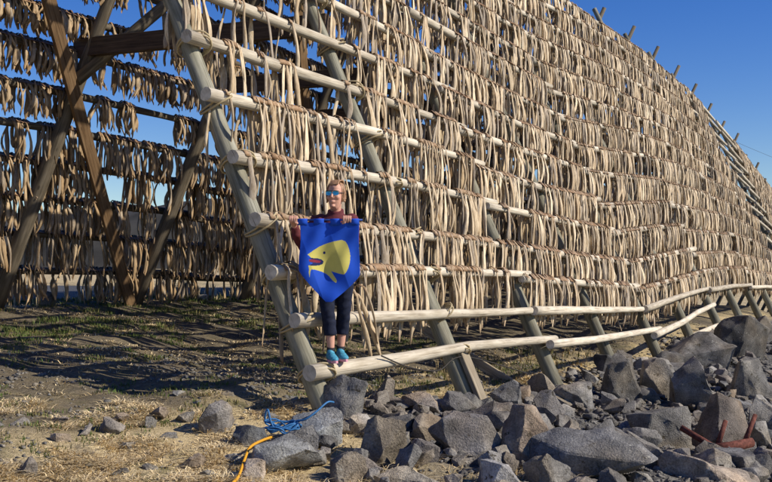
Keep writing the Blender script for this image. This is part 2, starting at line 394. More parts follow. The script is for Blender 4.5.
# the lowest rail is three separate bare poles that do not line up
def rail_poly(p, ra, rb):
    pts = []
    P = [Vector(v) for v in p]
    for k in range(len(P)-1):
        for t in np.linspace(0, 1, 6)[:-1]: pts.append(P[k].lerp(P[k+1], t))
    pts.append(P[-1]); n = len(pts)
    racked('rail', tube('rail', pts, [ra+(rb-ra)*k/(n-1) for k in range(n)], 12, .08), M['rail'])
def r0(x, dz=0, dc=0): c, Z = rail_c(0, x); return Wp(x, c+dc, Z+dz)
rail_poly([r0(-.27), r0(1.5, .0), r0(3.2, .035), r0(6.35, .04)], .078, .056)
rail_poly([r0(5.75, -.02, -.14), r0(8, .0, -.1), r0(12.6, .06)], .066, .056)
rail_poly([r0(11.6, -.02, -.14), r0(14.2, .02, -.06), r0(16.0, .10, -.03), r0(18.0, .13)], .07, .056)
rail_poly([r0(15.2, -.42, .0), r0(18.4, -.42, -.03)], .07, .06)
# rope lashings where the rails cross the first two rafters
for k in (0, 1):
    for i in range(0, 9):
        x = k*DX; c, Z = rail_c(i, x); ctr = Wp(x, c+.08, Z-.04); h0 = ROWS[i]
        pts = []
        e1 = AV; e2 = n_out
        tw = random.uniform(.5, .9); nturn = 2.6; R1, R2 = .135, .20
        for s in np.linspace(0, 1, 46):
            a = 2*math.pi*nturn*s+random.uniform(-.05, .05)
            pts.append(ctr+e2*(R2*math.cos(a)-.02)+(e1*tw+n_s*(1-tw)*(1 if i % 2 else -1)).normalized()*R1*math.sin(a)+n_s*(.05*(s-.5)+.02*math.sin(a*.7)))
        racked('lashing', tube('lashing', pts, .011, 6), M['rope'])

# ------------------------------------------------------------------ the cod
CREAM = np.array([.82, .715, .53]); TAN = np.array([.56, .44, .28]); BROWN = np.array([.31, .185, .095]); GREY = np.array([.33, .29, .235])
def fish_batch(n, rings, sides, lo=.54, hi=.78, r=None, ws=1., tm=1.):
    """n fish hung by the tail from a rail along +X, hanging in -Z, on the +Y side. returns verts (n,rings*sides+1,3), tint, faces"""
    g = r or rng
    L = (g.uniform(lo, hi, n)*np.where(g.random(n) < .15, g.uniform(.7, 1.25, n), 1))[:, None]; t = np.linspace(0, 1, rings)[None]
    wmax = g.uniform(.023, .041, n)[:, None]*ws; lean = (g.normal(0, .06, n)*np.where(g.random(n) < .12, 2.8, 1))[:, None]; cur = g.normal(0, .045, n)[:, None]; cur2 = g.normal(0, .02, n)[:, None]
    rr = RR+.022
    rr = rr*g.uniform(.95, 1.2, n)[:, None]
    arc = np.clip(t/.2, 0, 1)*math.pi*.95-math.pi*.45                 # tail fan on the far side, over the top of the rail, down the near side
    on = t < .2
    sy = np.where(on, rr*np.sin(arc), rr*1.0+g.uniform(-.02, .06, n)[:, None]*np.sin((t-.2)/.8*math.pi)+g.normal(0, .03, n)[:, None]*(t-.2))
    sz = np.where(on, rr*np.cos(arc), -(t-.2)/.8*L)
    sx = lean*np.maximum(0, t-.1)+cur*np.sin(np.maximum(0, t-.1)*3.2)+cur2*np.sin(t*7)
    prof_t = [0, .05, .11, .2, .36, .55, .78, .92, 1.0]; prof_w = [1.25, .8, .5, .52, .78, .98, 1., .86, .42]
    wd = np.interp(t, prof_t, prof_w)*wmax*(1+.16*np.sin(t*g.uniform(9, 22, n)[:, None]+g.uniform(0, 6.3, n)[:, None])); th = wd*g.uniform(.42, .7, n)[:, None]; th = np.maximum(th*np.clip(t*3+.35, 0, 1), .006)
    tw = g.normal(0, .45, n)[:, None]+g.normal(0, .8, n)[:, None]*t
    j = np.arange(sides)*2*math.pi/sides
    ca, sa = np.cos(j), np.sin(j)
    # belly trough: the flesh side is drawn in
    radial = np.where(sa > .3, .35, 1.0)
    ex = ca[None, None]*wd[..., None]; ey = sa[None, None]*radial[None, None]*th[..., None]
    fl = (g.random(n) < .5)[:, None, None]; ey = np.where(fl, -ey, ey)
    cx, sx2 = np.cos(tw)[..., None], np.sin(tw)[..., None]
    vx = sx[..., None]+ex*cx-ey*sx2; vy = sy[..., None]+np.abs(0)+ex*sx2*.75+ey*cx; vz = np.broadcast_to(sz[..., None], vx.shape).copy()
    vz[:, -1] += g.normal(0, .018, (n, sides))
    V = np.stack([vx, vy, vz], -1).reshape(n, rings*sides, 3)
    k = g.random(n)[:, None]; base = CREAM*(1-k)+TAN*k
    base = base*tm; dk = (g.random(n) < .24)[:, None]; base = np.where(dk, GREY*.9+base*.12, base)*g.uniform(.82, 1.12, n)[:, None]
    side = np.where(np.where(fl, -1, 1)*sa[None, None] > .2, 1.0, 0.) ; side = np.broadcast_to(side, (n, rings, sides))
    col = base[:, None, None]*np.ones((n, rings, sides, 1))
    col = col*np.where(side[..., None] > .5, 1.06, .86)
    col = col*(1-.38*np.clip(np.sin(t*g.uniform(6, 16, n)[:, None]+g.uniform(0, 6.3, n)[:, None]), .2, 1)*g.uniform(0, 1, n)[:, None])[..., None, None]
    tb = np.interp(t, [0, .12, .24, .84, 1], [1, .8, .12, .05, .6])*g.uniform(.6, 1.0, n)[:, None]
    col = col*(1-tb[..., None, None])+BROWN*tb[..., None, None]
    i0 = (np.arange(rings-1)[:, None]*sides+np.arange(sides)[None]).ravel(); i1 = (np.arange(rings-1)[:, None]*sides+((np.arange(sides)+1) % sides)[None]).ravel()
    F = np.stack([i0, i0+sides, i1+sides, i1], 1)
    return V, col.reshape(n, rings*sides, 3), F
# near fish: shared meshes
NV = 60; gv = np.random.default_rng(5)
FV, FT, FF = fish_batch(NV, 21, 9, r=gv)
cap_top = list(range(9)); fish_mesh = []
for k in range(NV):
    me = bpy.data.meshes.new('cod'); me.from_pydata([tuple(v) for v in FV[k]], [], [tuple(f) for f in FF]+[tuple(range(9))]+[tuple(reversed(range(20*9, 21*9)))])
    me.polygons.foreach_set('use_smooth', np.ones(len(me.polygons), bool))
    a = me.attributes.new('tint', 'FLOAT_COLOR', 'POINT'); t4 = np.ones((len(FV[k]), 4), np.float32); t4[:, :3] = FT[k]; a.data.foreach_set('color', t4.ravel())
    me.materials.append(M['fish']); me.update(); fish_mesh.append(me)
# where pairs hang
pairs = []
for i in range(2, 15):
    x = -.02
    if i == 2: pairs.append((2, -.13, 0))
    while x < 24*DX:
        bay = int(x/DX)
        if bay == 11 and i > 2: x = (12.35+.06*i)*DX; continue
        fr = x/DX-bay
        near = x < 9
        skip = False
        if bay == 0 and i in (2, 3) and x < .9: skip = random.random() < .25
        if bay == 0 and i in (5, 6) and .5 < fr < 1.0: skip = random.random() < .8
        if bay == 0 and i >= 7 and .1 < fr: skip = random.random() < .85
        if min(fr, 1-fr) < .065 and bay > 0: skip = random.random() < .55
        if bay == 1 and i >= 8 and fr < .3: skip = random.random() < .6
        if noise.noise(Vector((x*(2.3 if near else 3.0), i*7.3, 1.5))) < (-.31 if near else -.38): skip = True
        if not skip: pairs.append((i, x, bay))
        g = random.uniform(.04, .072)*(1.05 if near else .88)
        if random.random() < (.085 if near else .05): g += random.uniform(.10, .34)
        x += g
pairs.sort(key=lambda p: p[1]+p[0]*.05)
def visible(p):
    c, Z = rail_c(p[0], p[1]); v = Wp(p[1], c, Z); a, b = project(v); return -10 < a < 790 and -40 < b < 482
indiv = [p for p in pairs if visible(p)][:300]; iset = set(indiv)
ORD = ['lowest', 'second', 'third', 'fourth', 'fifth', 'sixth', 'seventh', 'eighth', 'ninth', 'tenth', 'eleventh', 'twelfth', 'thirteenth', 'fourteenth', 'topmost']
BAYN = ['first', 'second', 'third', 'fourth']
ang = math.atan2(-A2[1], -A2[0])                                       # local +Y faces outwards
rz = math.atan2(A2[1], A2[0])+math.pi                                  # local +X along -A, +Y along -U
cnt = {}
def nth(n): return '%d%s' % (n, 'th' if 10 < n % 100 < 14 else {1: 'st', 2: 'nd', 3: 'rd'}.get(n % 10, 'th'))
for (i, x, bay) in sorted(indiv, key=lambda p: (p[0], p[1])):
    cnt[(i, bay)] = cnt.get((i, bay), 0)+1
    p = frail(i, x)
    e = empty('dried_cod_pair', p, rz+random.uniform(-.12, .12), label='dried cod pair on %s rail up, %s bay from near end, %s from its left' % (ORD[i], BAYN[bay], nth(cnt[(i, bay)])),
              category='dried fish', group='cod pairs hung on the near bays')
    for s in (0, 1):
        o = bpy.data.objects.new('cod', random.choice(fish_mesh)); C.objects.link(o); o.parent = e
        o.rotation_euler = (0, 0, math.pi*s+random.uniform(-.1, .1)); o.location = (random.uniform(-.012, .012)+.02*(s*2-1), 0, 0)
        sc = random.uniform(.9, 1.12); o.scale = (sc, 1, sc)
# everything further: one mass
def place(V, pts, outs, alongs):
    """V (n,m,3) local -> world using along (X), out (Y)"""
    return V[:, :, 0:1]*alongs[:, None]+V[:, :, 1:2]*outs[:, None]+V[:, :, 2:3]*np.array([0, 0, 1.])+pts[:, None]
allV, allT, allF = [], [], []; base_i = 0
def mass(plist, rowf, rings, sides, outsign, lo=.54, hi=.78, ws=1., tm=1.):
    global base_i
    if not plist: return
    P = np.array([rowf(p[0], p[1]) for p in plist]); n = len(P)
    for s in (1, -1):
        V, T, F = fish_batch(n, rings, sides, lo, hi, None, ws, tm)
        th = rng.normal(0, .12, n); o2 = np.zeros((n, 3)); a2 = np.zeros((n, 3))
        ou = U2*outsign*s; 
        o2[:, 0] = ou[0]*np.cos(th)-ou[1]*np.sin(th); o2[:, 1] = ou[0]*np.sin(th)+ou[1]*np.cos(th)
        a2[:, 0] = o2[:, 1]; a2[:, 1] = -o2[:, 0]
        Wd = place(V, P+np.array([A2[0], A2[1], 0])*.02*s, o2, a2)
        allV.append(Wd.reshape(-1, 3)); allT.append(T.reshape(-1, 3))
        m = rings*sides
        allF.append((F[None]+(np.arange(n)*m)[:, None, None]).reshape(-1, 4)+base_i); base_i += n*m
rest = [p for p in pairs if p not in iset]
mass([p for p in rest if p[1] < 12], frail, 11, 6, -1, ws=1.1)
mass([p for p in rest if 12 <= p[1] < 26], frail, 9, 5, -1, ws=1.12)
mass([p for p in rest if p[1] >= 26], frail, 8, 4, -1, ws=1.15)
bp = []
for i in range(14):
    x = -1.3*DX
    while x < 10*DX:
        g = random.uniform(.032, .06)*(1 if x < 14 else 1.3)
        if random.random() < .08: g += random.uniform(.1, .45)
        if i == 0: g *= 1.3
        if noise.noise(Vector((x*1.6, i*5.1, 8))) > -.42: bp.append((i, x))
        x += g
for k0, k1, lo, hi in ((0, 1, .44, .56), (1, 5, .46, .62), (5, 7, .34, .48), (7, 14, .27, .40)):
    mass([p for p in bp if p[1] < 14 and k0 <= p[0] < k1], brail, 10, 5, 1, lo, hi, 1.08, np.array([.60, .54, .47]))  # back-slope cod tinted darker: the rack's interior shade put into their colour
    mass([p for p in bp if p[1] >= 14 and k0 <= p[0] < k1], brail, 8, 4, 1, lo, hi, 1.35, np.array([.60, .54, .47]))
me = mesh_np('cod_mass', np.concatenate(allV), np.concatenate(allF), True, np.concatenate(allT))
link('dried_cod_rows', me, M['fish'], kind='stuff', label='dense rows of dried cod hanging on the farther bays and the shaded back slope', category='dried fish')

# ------------------------------------------------------------------ rocks
def rock_mesh(seed, sx, sy, sz, npts=15, cuts=3, amp=.035, flat=.0):
    r = random.Random(seed); bm = bmesh.new()
    for _ in range(npts):
        v = Vector((r.gauss(0, 1), r.gauss(0, 1), r.gauss(0, 1))).normalized()
        p = max(abs(v.x), abs(v.y), abs(v.z)); v = v.lerp(v/p, .55)*r.uniform(.82, 1.)
        bm.verts.new((v.x*sx*.56, v.y*sy*.56, v.z*sz*.60))
    res = bmesh.ops.convex_hull(bm, input=bm.verts)
    bmesh.ops.delete(bm, geom=[g for g in res['geom_interior'] if isinstance(g, bmesh.types.BMVert)], context='VERTS')
    bmesh.ops.dissolve_limit(bm, angle_limit=R(14), verts=bm.verts, edges=bm.edges)
    m = min(sx, sy, sz)
    bmesh.ops.bevel(bm, geom=list(bm.edges), offset=m*.018, segments=1, affect='EDGES', clamp_overlap=True)
    bmesh.ops.triangulate(bm, faces=bm.faces)
    for _ in range(cuts):
        long = [e for e in bm.edges if e.calc_length() > m*.13]
        if not long: break
        bmesh.ops.subdivide_edges(bm, edges=long, cuts=1); bmesh.ops.triangulate(bm, faces=bm.faces)
    bm.normal_update(); s = seed*3.7; size = (sx+sy+sz)/3
    mv = {}
    for v in bm.verts:
        q = v.co/size
        d = noise.fractal(q*2.2+Vector((s, 0, 0)), 1., 2., 5)*amp*1.5+noise.noise(q*9+Vector((0, s, 0)))*amp*.35
        rg = noise.ridged_multi_fractal(q*2.5+Vector((s, s, 0)), 1, 2, 3, 1, 2)*amp*.35
        mv[v] = v.co+v.normal*(d-rg)*size
    for v, c in mv.items(): v.co = c
    for f in bm.faces: f.smooth = True
    for e in bm.edges:
        if len(e.link_faces) == 2 and e.calc_face_angle(0) > R(16): e.smooth = False
    me = bpy.data.meshes.new('boulder'); bm.to_mesh(me); bm.free(); me.materials.append(M['rock']); return me
placed = []
# px centre, px base, width px, height px, depth ratio, yaw, label
HERO = [
 (216, 438, 40, 33, .9, .2, 'grey wedge-shaped boulder standing at the edge of the dry grass, left of the ropes'),
 (249, 452, 38, 24, .8, -.1, 'squarish dark block just left of the blue rope tangle'),
 (318, 450, 58, 42, .9, .4, 'blue-grey lumpy boulder at the foot of the first rafter, behind the blue rope'),
 (287, 474, 86, 32, .8, .1, 'low brown-grey slab lying in front of the blue rope'),
 (252, 482, 30, 20, .8, .6, 'small whitish stone right of the yellow rope at the bottom'),
 (347, 425, 48, 46, .8, .3, 'grey upright block right of the first rafter foot'),
 (383, 412, 26, 34, .8, .9, 'pale pinkish pointed stone between the first two rafters'),
 (386, 466, 58, 44, .8, -.3, 'dark shaded block in the middle of the foreground rubble'),
 (433, 444, 46, 26, .9, .2, 'brown tilted slab below the foot plank of the second rafter'),
 (470, 462, 88, 44, .7, .15, 'large blue-grey boulder in front of the second rafter'),
 (527, 468, 58, 56, .8, -.4, 'pinkish brown leaning slab right of the blue-grey boulder'),
 (592, 486, 150, 48, .6, -.35, 'long lichen-spotted slab, largest rock of the foreground'),
 (577, 413, 54, 26, .7, -.1, 'long squared grey block lying below the third rafter foot'),
 (620, 405, 44, 50, .8, .5, 'tall angular dark boulder below the fourth rafter'),
 (657, 403, 40, 42, .8, .1, 'angular grey boulder right of the tall one below the fourth rafter'),
 (657, 450, 66, 52, .8, .3, 'big rounded boulder with a bright right face above the long slab'),
 (697, 415, 58, 54, .8, -.2, 'large boulder with a sunlit split face below the fifth rafter'),
 (722, 455, 60, 54, .9, .5, 'dark speckled boulder behind the rusty iron'),
 (742, 366, 62, 46, .8, .3, 'large dark boulder at the right edge below the seventh rafter'),
 (700, 373, 76, 38, .7, -.4, 'mossy sloping boulder below the fifth and sixth rafters'),
 (752, 402, 56, 40, .8, .2, 'broad dark boulder at the right edge, below the largest of that side'),
 (712, 494, 130, 40, .6, -.25, 'long pale slab at the bottom right corner under the rusty iron'),
 (500, 492, 50, 34, .8, .4, 'blue-white boulder cut by the bottom edge, centre right'),
 (545, 492, 52, 36, .8, -.2, 'dark grey boulder at the bottom edge below the long slab'),
 (506, 416, 34, 34, .7, -.5, 'flat grey stone tilted up right of the second rafter foot'),
 (563, 421, 26, 14, .8, .2, 'small pale wedge below the squared block'),
 (405, 492, 80, 22, .7, .05, 'low brown slab at the bottom edge, centre'),
 (348, 484, 44, 28, .8, -.3, 'grey stone right of the low brown slab near the bottom edge'),
 (30, 477, 17, 16, .8, .3, 'lone dark stone on the sunlit dry grass near the left corner'),
 (46, 307, 22, 14, .8, .2, 'rounded boulder at the asphalt edge below the left fish rows'),
 (203, 304, 12, 9, .9, .4, 'small pale stone at the asphalt edge near the crossed poles'),
 (764, 345, 40, 26, .8, .1, 'dark boulder cut by the right edge below the rails'),
 (668, 372, 34, 18, .8, .6, 'low dark stone between the fourth and fifth rafters'),
 (470, 402, 30, 24, .8, .3, 'grey stone tucked behind the foot plank'),
 (762, 440, 40, 40, .8, .8, 'grey boulder at the right edge beside the rusty iron'),
 (607, 375, 30, 18, .8, .1, 'dark flat stone between the third and fourth rafter feet'),
]
SHORT = ['grey wedge boulder', 'squarish dark block', 'blue-grey lumpy boulder', 'low brown-grey slab', 'small whitish stone', 'grey upright block', 'pale pinkish pointed stone', 'dark shaded block', 'brown tilted slab', 'large blue-grey boulder', 'pinkish leaning slab', 'long lichen-spotted slab', 'long squared block', 'tall angular boulder', 'angular grey boulder', 'big rounded boulder', 'boulder with split face', 'dark speckled boulder', 'large dark right-edge boulder', 'mossy sloping boulder', 'broad dark right-edge boulder', 'long pale corner slab', 'blue-white bottom-edge boulder', 'dark bottom-edge boulder', 'flat tilted stone', 'small pale wedge', 'low brown bottom slab', 'grey bottom stone', 'lone dark stone', 'rounded asphalt-edge boulder', 'small pale asphalt-edge stone', 'cut-off dark boulder', 'low dark stone', 'stone behind the foot plank', 'boulder beside the rusty iron', 'dark flat stone']
HPOS = []; RCNT = {}
def put_rock(name, me, X, Y, Z, yaw, tilt=(0, 0)):
    o = bpy.data.objects.new(name, me); C.objects.link(o); o.location = (X, Y, Z); o.rotation_euler = (tilt[0], tilt[1], yaw); return o
for k, (px, py, wp, hp, dr, yaw, lab) in enumerate(HERO):
    X, Y, Z, x, c = hit(px, py-2)
    Wm = wp*Y/1000*.93; Hm = hp*Y/1000*.97; D = Wm*dr
    me = rock_mesh(100+k, Wm, D, Hm*1.35, 14+k % 5, 3 if wp > 30 else 2)
    Yc = Y+D*.42; s = Yc/Y
    gz = terrain(*toxc(X*s, Yc), False)
    zc = Z+Hm*.5-Hm*.16
    o = put_rock('boulder', me, X*s, Yc, zc+EYE, yaw*.6, (random.uniform(-.12, .12), random.uniform(-.15, .15)))
    kc = np.array([1., 1., 1.])
    for wd_, cc_ in (('pinkish', (1.08, 1.0, .93)), ('brown', (1.06, 1.0, .9)), ('blue', (.9, 1., 1.14)), ('pale', (1.5, 1.48, 1.42)), ('whit', (1.6, 1.6, 1.58)), ('dark', (.72, .72, .72))):
        if wd_ in lab: kc = kc*np.array(cc_)
    o.color = (*kc, 1)
    o['label'] = lab; o['category'] = 'boulder'; o['group'] = 'boulders of the shore embankment'
    placed.append((X*s, Yc, (Wm+D)*.25)); HPOS.append((X*s, Yc))
def near_placed(X, Y, r, f=.8):
    return any((X-a)**2+(Y-b)**2 < ((r+q)*f)**2 for a, b, q in placed)
def near_rafter(x, c):
    return -.25 < c < .35 and abs(x-round(x/DX)*DX) < .28
VAR = []
for k in range(18):
    a = random.uniform(.8, 1.25); VAR.append(rock_mesh(300+k, a, random.uniform(.7, 1.), random.uniform(.55, .95), random.randint(11, 17), 2, .04))
nrub = 0; tries = 0
ZONE = [(2.9, 'below the first bay of the rack'), (6.0, 'below the second bay of the rack'), (9.1, 'below the third bay of the rack'), (15.3, 'below the fourth and fifth bays'), (99, 'along the far foot of the rack')]
while nrub < 298 and tries < 12000:
    tries += 1
    x = random.triangular(-1.5, 24, 2.0) if tries % 3 else random.uniform(-1.5, 3); c = random.uniform(-4.6, .15) if x > 0 else random.uniform(-3.2, -.3)
    if x < .6 and c > -.25: continue
    p = Wp(x, c, 0); px = 386+1000*p.x/p.y
    if px > 800 or px < 240: continue
    sz = random.choice((.15, .18, .22, .27, .32, .38, .46)) if x > 1 else random.choice((.12, .16, .2, .26))
    if near_rafter(x, c): continue
    if near_placed(p.x, p.y, sz*.5, .52): continue
    z = terrain(x, c, False)
    py = 265-1000*z/p.y
    if py > 545: continue
    o = put_rock('rubble_stone', random.choice(VAR), p.x, p.y, z+EYE+sz*.22, random.uniform(0, 6.28), (random.uniform(-.4, .4), random.uniform(-.4, .4)))
    o.scale = (sz*random.uniform(.85, 1.25), sz, sz*random.uniform(.8, 1.15))
    hk = min(range(len(HPOS)), key=lambda k: (HPOS[k][0]-p.x)**2+(HPOS[k][1]-p.y)**2); dx, dy = p.x-HPOS[hk][0], p.y-HPOS[hk][1]
    dr_ = ('right of' if dx > 0 else 'left of') if abs(dx) > abs(dy) else ('behind' if dy > 0 else 'in front of')
    szn = 'fist-sized' if sz < .18 else ('small broken' if sz < .27 else ('broken' if sz < .35 else 'large angular'))
    key = (hk, dr_, szn); RCNT[key] = RCNT.get(key, 0)+1
    o['label'] = 'loose %s stone %s the %s' % (szn, dr_, SHORT[hk])+('' if RCNT[key] == 1 else ', %s nearest' % nth(RCNT[key])); o['category'] = 'stone'; o['group'] = 'rubble stones of the embankment'
    placed.append((p.x, p.y, sz*.42)); nrub += 1
SP = [(60, 422, .16), (84, 432, .2), (112, 430, .22), (122, 418, .13), (150, 425, .15), (160, 416, .18), (170, 440, .14), (186, 420, .16), (20, 426, .14), (60, 440, .13), (130, 446, .16), (196, 404, .12), (225, 398, .14), (262, 392, .15), (150, 470, .1), (196, 462, .2), (210, 476, .15), (120, 474, .13), (232, 460, .12), (270, 418, .16), (180, 395, .12), (290, 400, .13), (90, 350, .14), (70, 352, .12), (250, 360, .12), (235, 380, .16), (110, 365, .11), (265, 345, .13), (285, 372, .17)]
SP.sort(); FC = {}
for k, (px, py, sz) in enumerate(SP):
    X, Y, Z, x, c = hit(px, py)
    o = put_rock('field_stone', VAR[k % 18], X, Y, Z+EYE+sz*.1, random.uniform(0, 6.28), (random.uniform(-.3, .3), random.uniform(-.3, .3))); o.scale = (sz*1.15, sz, sz*.8)
    w_ = 'the sunlit dry grass' if py > 396 else 'the shaded ground inside the rack'; FC[w_] = FC.get(w_, 0)+1; o['label'] = 'small grey stone half sunk in %s, %s from the left' % (w_, nth(FC[w_])); o['category'] = 'stone'; o['group'] = 'stones lying on the grass'
rv_, rf_ = [], []; bi = 0; lowv = []
for k in range(8):
    m_ = rock_mesh(700+k, 1.1, .9, .75, 13, 1, .05); m_.calc_loop_triangles()
    lowv.append((np.array([v.co for v in m_.vertices]), np.array([list(f.vertices) for f in m_.loop_triangles])))
for k in range(2600):
    x = random.triangular(-1.4, 22, 1.5); c = random.uniform(-4.6, .3)
    if x < .5 and c > -.4: continue
    p = Wp(x, c, terrain(x, c)); px, py = project(p)
    if not (230 < px < 800 and py < 500): continue
    s_ = random.uniform(.06, .17); tvv, tff = lowv[k % 8]; a = random.uniform(0, 6.28); b_ = random.uniform(-.5, .5)
    Rm = np.array(Matrix.Rotation(a, 3, 'Z') @ Matrix.Rotation(b_, 3, 'X'))
    vv = (tvv*s_*np.array([random.uniform(.8, 1.4), 1, random.uniform(.7, 1.1)])) @ Rm.T+np.array(p)+np.array([0, 0, s_*random.uniform(.1, .5)])
    rv_.append(vv); rf_.append(tff+bi); bi += len(vv)
link('rubble', mesh_np('rubble', np.concatenate(rv_), np.concatenate(rf_), False), M['rock'], kind='stuff', label='small broken rubble packed between the boulders of the embankment', category='rubble')
# gravel: uncountable
tv = []
for k in range(6):
    r = random.Random(900+k); bm = bmesh.new()
    for _ in range(9):
        v = Vector((r.gauss(0, 1), r.gauss(0, 1), r.gauss(0, 1))).normalized(); bm.verts.new((v.x*.55, v.y*.5, v.z*.38))
    res = bmesh.ops.convex_hull(bm, input=bm.verts); bmesh.ops.triangulate(bm, faces=bm.faces)
    bm.verts.index_update(); tv.append((np.array([v.co for v in bm.verts]), np.array([[v.index for v in f.verts] for f in bm.faces]))); bm.free()
gv_, gf_ = [], []; bi = 0
for k in range(20000):
    if k % 5 < 2: x = random.uniform(-3.5, 3); c = random.uniform(-3.2, 3.5)
    elif k % 5 == 2: x = random.uniform(-1, 20); c = random.uniform(.2, 2.4)
    else: x = random.uniform(-.5, 16); c = random.uniform(-4.5, .5)
    dens = noise.fractal(Vector((x*.8, c*.8, 40)), 1, 2, 4)
    if x < 1 and c > -2.5 and dens < .08 and random.random() < .85: continue
    p = Wp(x, c, terrain(x, c)); s = random.uniform(.014, .05)*(1.7 if random.random() < .08 else 1)*((2.2 if random.random() < .35 else 1.2) if k % 5 > 2 else 1)
    if p.y < 5: continue
    tvv, tff = tv[k % 6]; a = random.uniform(0, 6.28); ca, sa = math.cos(a), math.sin(a)
    vv = tvv*s*np.array([random.uniform(.8, 1.4), 1, 1]); vv = np.stack([vv[:, 0]*ca-vv[:, 1]*sa, vv[:, 0]*sa+vv[:, 1]*ca, vv[:, 2]], 1)+np.array(p)+np.array([0, 0, s*.12])
    gv_.append(vv); gf_.append(tff+bi); bi += len(vv)
link('gravel', mesh_np('gravel', np.concatenate(gv_), np.concatenate(gf_), False), M['rock'], kind='stuff', label='loose grey gravel and chippings scattered over the ground', category='gravel')

# ------------------------------------------------------------------ grass
def grassmat():
    m, t, b = mat('grass'); a = N(t, 'Attribute', _attribute_name='tint'); t.links.new(a.outputs['Color'], b.inputs['Base Color']); b.inputs['Roughness'].default_value = .75
    return m
M['grass'] = grassmat()
gr = np.random.default_rng(3); bl = []
def tuft(x, c, n, h, spread, col, lay):
    p = Wp(x, c, terrain(x, c)-.01)
    for _ in range(n):
        a = random.uniform(0, 6.28); r = random.uniform(0, spread); hh = h*random.uniform(.45, 1.1); ln = lay*random.uniform(.4, 1.4)*hh
        b = (p.x+r*math.cos(a), p.y+r*math.sin(a), p.z); a2 = a+random.gauss(0, .7)
        k = random.uniform(.65, 1.2)
        bl.append((b, a2, hh, ln, random.uniform(.0022, .0048)*(1+p.y*.03), tuple(q*k for q in col)))
STRAW = (.74, .59, .34); STR2 = (.52, .39, .2); GREEN = (.09, .13, .03); OLIV = (.19, .17, .06)
for k in range(15000):
    x = random.uniform(-5, 9); c = random.uniform(-4, 9.5) if x < .3 else random.uniform(.3, 9.3)
    p = Wp(x, c, 0); px = 386+1000*p.x/p.y
    if px < -30 or px > 600 or p.y < 5.5: continue
    d = noise.fractal(Vector((x*.7, c*.7, 40)), 1, 2, 4); g = noise.fractal(Vector((x*.6+30, c*.6, 4)), 1, 2, 4)
    if d > .18 and random.random() < .85: continue
    inside = c > .6
    if inside and g <= .02 and random.random() < .6: continue
    if g > .02 and inside: tuft(x, c, 9, .05, .07, GREEN if random.random() < .6 else OLIV, .5)
    else:
        m_ = noise.fractal(Vector((x*1.7, c*1.7, 21)), 1, 2, 3)
        if m_ < -.15 and not inside: continue
        tuft(x, c, 14 if m_ > .15 else 8, (.08 if m_ > .1 else .05) if not inside else .05, .12, STRAW if random.random() < .65 else STR2, 2.6)
for k in range(1500):
    x = random.uniform(-1, 9); c = random.uniform(5.2, 9.2)
    if noise.fractal(Vector((x*.8, c*.8, 61)), 1, 2, 3) > -.05: tuft(x, c, 9, .09, .09, (.11, .15, .035) if random.random() < .7 else OLIV, .5)
for k in range(330):                                                  # taller stalks along the asphalt edge and by the stones
    x = random.uniform(0, 16); c = random.uniform(7.8, 9.4)
    tuft(x, c, 7, random.uniform(.12, .34), .06, STRAW if random.random() < .6 else OLIV, .35)
for k in range(120):
    x = random.uniform(1.2, 12); c = random.uniform(.4, 1.6)
    tuft(x, c, 8, random.uniform(.08, .2), .06, STR2 if random.random() < .5 else OLIV, .5)
# dry ridge of matted straw at the shadow's near edge
for k in range(4200):
    px = random.uniform(-10, 300); py = random.uniform(398, 482)
    if noise.noise(Vector((px*.02, py*.05, 3))) < .05: continue
    X, Y, Z, x, c = hit(px, py); tuft(x, c, 7, .05, .10, STRAW, 2.8)
n = len(bl); V = np.zeros((n, 5, 3)); T = np.zeros((n, 5, 3))
for k, (b, a, h, ln, wd, col) in enumerate(bl):
    dx, dy = math.cos(a), math.sin(a); sxx, syy = -dy*wd, dx*wd
    V[k, 0] = (b[0]-sxx, b[1]-syy, b[2]); V[k, 1] = (b[0]+sxx, b[1]+syy, b[2])
    mx, my, mz = b[0]+dx*ln*.35, b[1]+dy*ln*.35, b[2]+h*.65
    V[k, 2] = (mx+sxx*.8, my+syy*.8, mz); V[k, 3] = (mx-sxx*.8, my-syy*.8, mz); V[k, 4] = (b[0]+dx*ln, b[1]+dy*ln, b[2]+h*(1 if ln < h else .75)); T[k] = col
i0 = np.arange(n)[:, None]*5
F = np.concatenate([i0+np.array([[0, 1, 2]]), i0+np.array([[0, 2, 3]]), i0+np.array([[3, 2, 4]])])
link('dry_grass', mesh_np('dry_grass', V.reshape(-1, 3), F, False, T.reshape(-1, 3)), M['grass'], kind='stuff', label='dry straw and short green grass growing over the bank', category='grass')

# ------------------------------------------------------------------ ropes, cord, iron, power line
def smooth_path(P, n=8):
    P = [Vector(p) for p in P]; out = []
    for i in range(len(P)-1):
        p0, p1, p2, p3 = P[max(i-1, 0)], P[i], P[i+1], P[min(i+2, len(P)-1)]
        for k in range(n):
            t = k/n; out.append(.5*((2*p1)+(p2-p0)*t+(2*p0-5*p1+4*p2-p3)*t*t+(3*p1-p0-3*p2+p3)*t**3))
    out.append(P[-1]); return out
dg = None
def on_ground(px, py, lift=.02):
    X, Y, Z, x, c = hit(px, py); return Vector((X, Y, Z+EYE+lift))
bc = on_ground(283, 440, .13); P = []
r = random.Random(4)
for k in range(46):
    a = k*.95; rad = .085+.05*r.random()
    P.append(bc+Vector((rad*1.25*math.cos(a)+.03*r.gauss(0, 1), -.12+rad*.5*math.sin(a), .035*r.gauss(0, 1)+.04*math.sin(a*.6))))
P += [bc+Vector((.12, -.12, .05)), bc+Vector((.20, -.16, .07)), bc+Vector((.29, -.14, .13)), bc+Vector((.38, -.06, .20)), bc+Vector((.43, .02, .19))]
